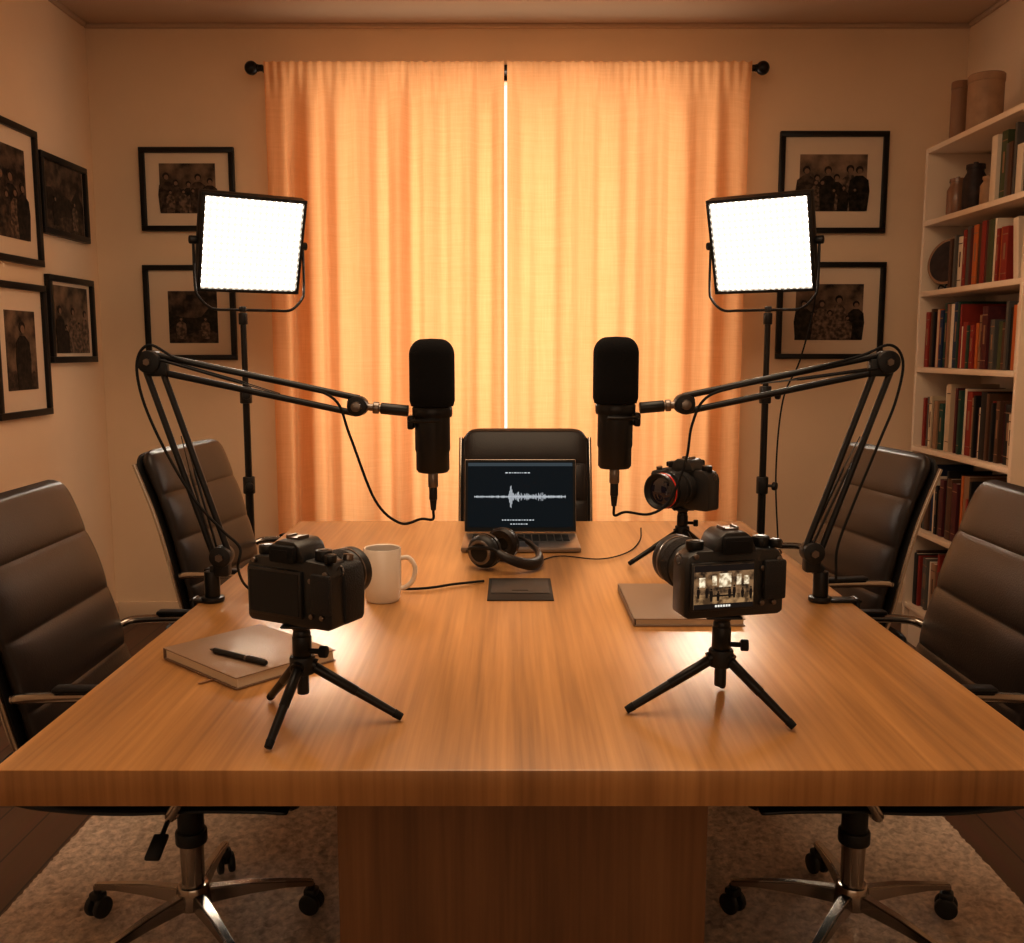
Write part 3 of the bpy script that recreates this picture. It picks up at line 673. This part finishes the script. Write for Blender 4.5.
    ln=obj('lens',G().lathe([(0,0),(.031,0),(.031,.008),(.034,.010),(.034,.038),(.036,.042),(.036,.095),(.0372,.098),(.0372,.108),(.034,.108),(.030,.098),(0,.096)],Y,44),'cam',t)
    g=G(); pr=[(.0362,.048)]
    for k in range(9): pr+=[(.0382,.049+k*.003),(.0382,.0505+k*.003),(.0370,.0508+k*.003),(.0370,.0518+k*.003)]
    g.lathe(pr,Y,44); g.lathe([(.0342,.016),(.0356,.017),(.0356,.032),(.0342,.033)],Y,44)
    obj('focus_ring',g,'camgrip',ln)
    obj('front_glass',G().lathe([(0,.1025),(.012,.1018),(.022,.100),(.029,.0972)],Y,36),'glass',ln)
    obj('accent_ring',G().lathe([(.0364,.0885),(.0374,.0890),(.0374,.0925),(.0364,.093)],Y,44),'red' if red else 'steel',ln)
    for s in (-1,1):
        obj('strap_lug',G().tube([(s*.067+.004*math.cos(a),0,.072+.006*math.sin(a)) for a in lin(0,2*PI*.95,14)],.0011,6),'steel',t)
    return t
def mini_tripod(label,c,hub,top,feet):
    t=thing('mini_tripod',label,'tripod',(c[0],c[1],.75),0,'mini tripods on the table')
    o=V((c[0],c[1],.75)); h=hub-.75; tp=top-.75
    obj('hub',G().cyl((0,0,h-.018),(0,0,h+.010),.019,bev=.003),'black',t)
    obj('ball_head',G().cyl((0,0,h+.009),(0,0,tp-.020),.0145,bev=.002).sph((0,0,tp-.018),.0135),'bmetal',t)
    obj('mounting_plate',G().cyl((0,0,tp-.012),(0,0,tp-.0005),.012,.021,bev=.002).box((.055,.04,.004),(0,0,tp-.003),bev=.0015),'black',t)
    obj('lock_knob',G().cyl((.012,-.004,h+.018),(.030,-.008,h+.018),.004).cyl((.028,-.008,h+.018),(.040,-.010,h+.018),.009,bev=.002),'rubber',t)
    obj('column',G().cyl((0,0,h-.05),(0,0,h-.015),.009,bev=.002),'black',t)
    for f in feet:
        F_=V((f.x,f.y,.7512))-o; d=V((F_.x,F_.y,0)).normalized(); A=V((0,0,h-.006))+d*.014
        B=F_+V((0,0,.0048)); mid=A.lerp(B,.5)
        lg=obj('leg',G().cyl(A,mid,.0082,.0076,seg=14,bev=.001).cyl(mid.lerp(A,.03),B.lerp(A,.08),.0070,.0062,seg=14).cyl(A-d*.003+V((0,0,.004)),A+d*.006,.010),'bmetal',t)
        obj('rubber_foot',G().cyl(B.lerp(A,.09),B,.0066,.0058,seg=14,bev=.0008),'rubber',lg)
    return t
fL=[on_z(268,752),on_z(402,721),on_z(270,701)]; cL=(-.316,1.385)
mini_tripod('black mini tripod under the left foreground camera',cL,.844,.905,fL)
make_camera('black camera seen from behind with dark screen, beside the white mug',(cL[0]-.004,cL[1],.9055),math.radians(-27),1.20,ll=.78,lx=.008,lr=.86)
fR=[on_z(626,714),on_z(794,731),on_z(722,689)]; cR=(.325,1.43)
mini_tripod('black mini tripod under the right foreground camera',cR,.840,.906,fR)
make_camera('black camera seen from behind with a lit preview screen on the right',(cR[0]+.008,cR[1],.9065),math.radians(13),1.24,live=True,ll=.9,lx=-.022,lr=.9)
cF=(.455,2.50); fF=[on_z(629,566),V((.50,2.38,.75)),V((.55,2.60,.75))]
mini_tripod('black mini tripod under the far camera near the laptop',cF,.835,.893,fF)
make_camera('black camera with red lens ring pointing left, behind the right foreground camera',(cF[0]+.015,cF[1],.8935),math.radians(132),1.25,red=True,ll=.85)
# ------------------------------------------------------------------ laptop
lw=.335; c0=on_z(521,553); yb=c0.y
t=thing('laptop','open silver laptop showing an audio waveform, at the far end of the table','laptop',(c0.x,yb,.751))
dp=.215
obj('base',G().box((lw,dp,.013),(0,dp/2,.0075),bev=.004),'alu',t)
g=G()
for r in range(5):
    for k in range(13): g.box((.0185,.0165,.0015),(-.132+k*.022,dp-.035-r*.0195,.0145),bev=.0005)
obj('keyboard',g,'key',t)
obj('trackpad',G().box((.10,.06,.0006),(0,.042,.0142)),'steel',t)
X=Matrix.Translation((0,dp-.004,.014))@Matrix.Rotation(math.radians(-13),4,'X')
def put(g): bmesh.ops.transform(g.bm,matrix=X,verts=g.bm.verts); return g
sh=.219
ld=obj('screen_lid',put(G().box((lw,.006,sh),(0,.003,sh/2+.004),bev=.002)),'alu',t)
obj('screen_bezel',put(G().box((lw-.004,.0008,sh-.004),(0,-.0004,sh/2+.004))),'key',ld)
M['disp']=emis('display_navy',(.0035,.007,.010),1.0,(.002,.003,.004)); M['wave']=emis('waveform_white',(.85,.9,.95),.75)
obj('display',put(G().box((lw-.018,.0006,sh-.022),(0,-.0011,sh/2+.006))),'disp',ld)
g=G(); random.seed(9); zc=sh*.50
for k in range(110):
    x=-.1375+k*.0025; u=k/109
    a=.0012+.0035*random.random()
    a+=.030*math.exp(-((u-.40)/.016)**2)+.014*math.exp(-((u-.46)/.05)**2)*random.random()+.012*math.exp(-((u-.72)/.06)**2)*random.random()+.007*math.exp(-((u-.58)/.08)**2)*random.random()
    g.box((.0013,.0006,2*a),(x,-.0017,zc))
g.box((.275,.0005,.0009),(0,-.0016,zc))
obj('waveform',put(g),'wave',ld)
g=G()
for (z,n,x0,w) in ((sh*.83,9,-.045,.008),(sh*.18,12,-.055,.007),(sh*.125,7,-.030,.006)):
    x=x0
    for k in range(n):
        ww=w*random.uniform(.4,1.0); g.box((ww,.0005,.0030),(x+ww/2,-.0017,z)); x+=ww+.0032
obj('screen_text',put(g),'wave',ld)
g=G(); g.box((lw-.020,.0005,.010),(0,-.00165,sh-.012)); obj('menu_bar',put(g),emis('menu_bar',(.05,.065,.075),1),ld)
# ------------------------------------------------------------------ headphones
hc=on_z(494,566)
t=thing('headphones','black over-ear headphones lying in front of the laptop','headphones',(hc.x,hc.y+.01,.751),math.radians(-118),None,1.0)
Rr=.046
for s in (-1,1):
    X=Matrix.Translation((s*.050,0,Rr+.001))@Matrix.Rotation(s*PI/2,4,'Y')
    cup=obj('earcup',G().lathe([(0,.028),(.022,.028),(.034,.024),(.042,.014),(.044,.004),(.042,0),(0,0)],X,36),'black',t)
    obj('cup_ring',G().lathe([(.024,.0284),(.027,.0292),(.030,.0278),(.032,.0262)],X,36),'steel',cup)
    obj('ear_pad',G().lathe([(.016,-.002),(.018,-.010),(.028,-.017),(.038,-.017),(.0455,-.010),(.045,0),(.03,.0005),(.016,-.002)],X,36),'leather',cup)
    obj('yoke',G().tube(spline([(s*.066,-.042,Rr),(s*.080,-.02,Rr+.012),(s*.083,.03,Rr+.016),(s*.080,.058,Rr+.008)],6),.0048),'bmetal',t)
pts=[]
for k in range(29):
    a=PI*k/28; pts.append((.080*math.cos(a),.055+.068*math.sin(a),Rr+.008-.036*math.sin(a)))
g=G(); g.tube(pts,lambda v:.007+.003*math.sin(PI*v),12,flat=1.6); obj('headband',g,'leather',t)
cable('headphone_cable','thin black cable trailing from the headphones to the far camera',[on_z(536,562,.7535),on_z(560,556,.7535),on_z(600,559,.7535),on_z(628,552,.7535),on_z(640,540,.7535),on_z(641,528,.7535)],.0018)
# ------------------------------------------------------------------ mug
mc=on_z(381,604); mr=.042
t=thing('mug','white ceramic coffee mug behind the left foreground camera','mug',(mc.x,mc.y+mr*.8,.751))
h=.120
obj('body',G().lathe([(0,0),(mr*.86,0),(mr*.93,.006),(mr,.03),(mr,h-.002),(mr-.0015,h),(mr-.004,h-.002),(mr-.005,.02),(mr*.7,.008),(0,.007)],None,44),'ceramic',t)
obj('handle',G().tube(spline([(mr-.003,0,h*.80),(mr+.018,0,h*.80),(mr+.031,0,h*.62),(mr+.026,0,h*.38),(mr+.010,0,h*.25),(mr-.003,0,h*.22)],8),.0055,12),'ceramic',t)
obj('coffee',G().cyl((0,0,h*.78),(0,0,h*.80),mr-.0052,seg=40),mat('coffee',(.03,.012,.005),.1),t)
# ------------------------------------------------------------------ notebooks, pen
def notebook(label,c,a,w,l,th,m,rib=False):
    t=thing('notebook',label,'notebook',(c[0],c[1],.7508),a,'notebooks on the table')
    obj('pages',G().box((w-.008,l-.008,th-.005),(0.001,0,th/2)),'paper',t)
    obj('cover',G().box((w,l,.0022),(0,0,th-.0011),bev=.0008).box((w,l,.0022),(0,0,.0011),bev=.0008).box((.0022,l,th),(-w/2+.0011,0,th/2),bev=.0008),m,t)
    if rib: obj('ribbon',G().box((.006,.03,.0008),(w*.2,-l/2-.012,.002)),'wick2',t)
    return t
notebook('closed tan notebook with a pen on it, under the left foreground camera',(-.478,1.672),math.radians(-42),.242,.205,.021,'coverL',True)
notebook('closed grey brown notebook on the table behind the right foreground camera',(.362,2.03),math.radians(0),.228,.295,.016,'coverR')
pz=.7508+.021+.0055
pa=on_z(210,649,pz); pb=on_z(266,663,pz); d=(pb-pa); a=math.atan2(d.y,d.x); Lp=d.length
t=thing('pen','black pen with silver trim lying on the tan notebook','pen',((pa.x+pb.x)/2,(pa.y+pb.y)/2,pz),a)
obj('barrel',G().cyl((-Lp/2+.012,0,0),(Lp/2,0,0),.0050,.0048,seg=16,bev=.001),'black',t)
obj('tip',G().cyl((-Lp/2,0,0),(-Lp/2+.012,0,0),.001,.0042,seg=16),'steel',t)
obj('clip',G().box((.04,.002,.0012),(Lp/2-.022,0,.0062),bev=.0004).cyl((Lp/2-.05,0,0),(Lp/2-.046,0,0),.0053,seg=16),'steel',t)
# ------------------------------------------------------------------ lights
def area(n,loc,rot,sx,sy,p,col):
    l=bpy.data.lights.new(n,'AREA'); l.shape='RECTANGLE'; l.size=sx; l.size_y=sy; l.energy=p; l.color=col
    o=bpy.data.objects.new(n,l); C.objects.link(o); o.location=loc; o.rotation_euler=rot; return o
area('window_daylight',((wl+wr)/2,4.98,1.66),(-PI/2,0,0),1.8,1.8,18.5,(1,.79,.60))
area('overhead_fill',(0,1.9,2.70),(0,0,0),1.8,1.8,40,(1,.77,.53))  # added warm fill under the ceiling, out of view, not a fitted lamp
area('rear_fill',(0,-1.1,1.7),(math.radians(80),0,0),2.6,1.4,10,(1,.77,.54))  # weak fill added behind the camera to lift front faces; no real lamp
w=bpy.data.worlds.new('world'); bpy.context.scene.world=w; w.use_nodes=True
w.node_tree.nodes['Background'].inputs[0].default_value=(1,.92,.8,1); w.node_tree.nodes['Background'].inputs[1].default_value=1.2
try:
    vs_=bpy.context.scene.view_settings; vs_.view_transform='Standard'; vs_.look='None'; vs_.exposure=.22; vs_.gamma=.86
except Exception as ex: print(ex)
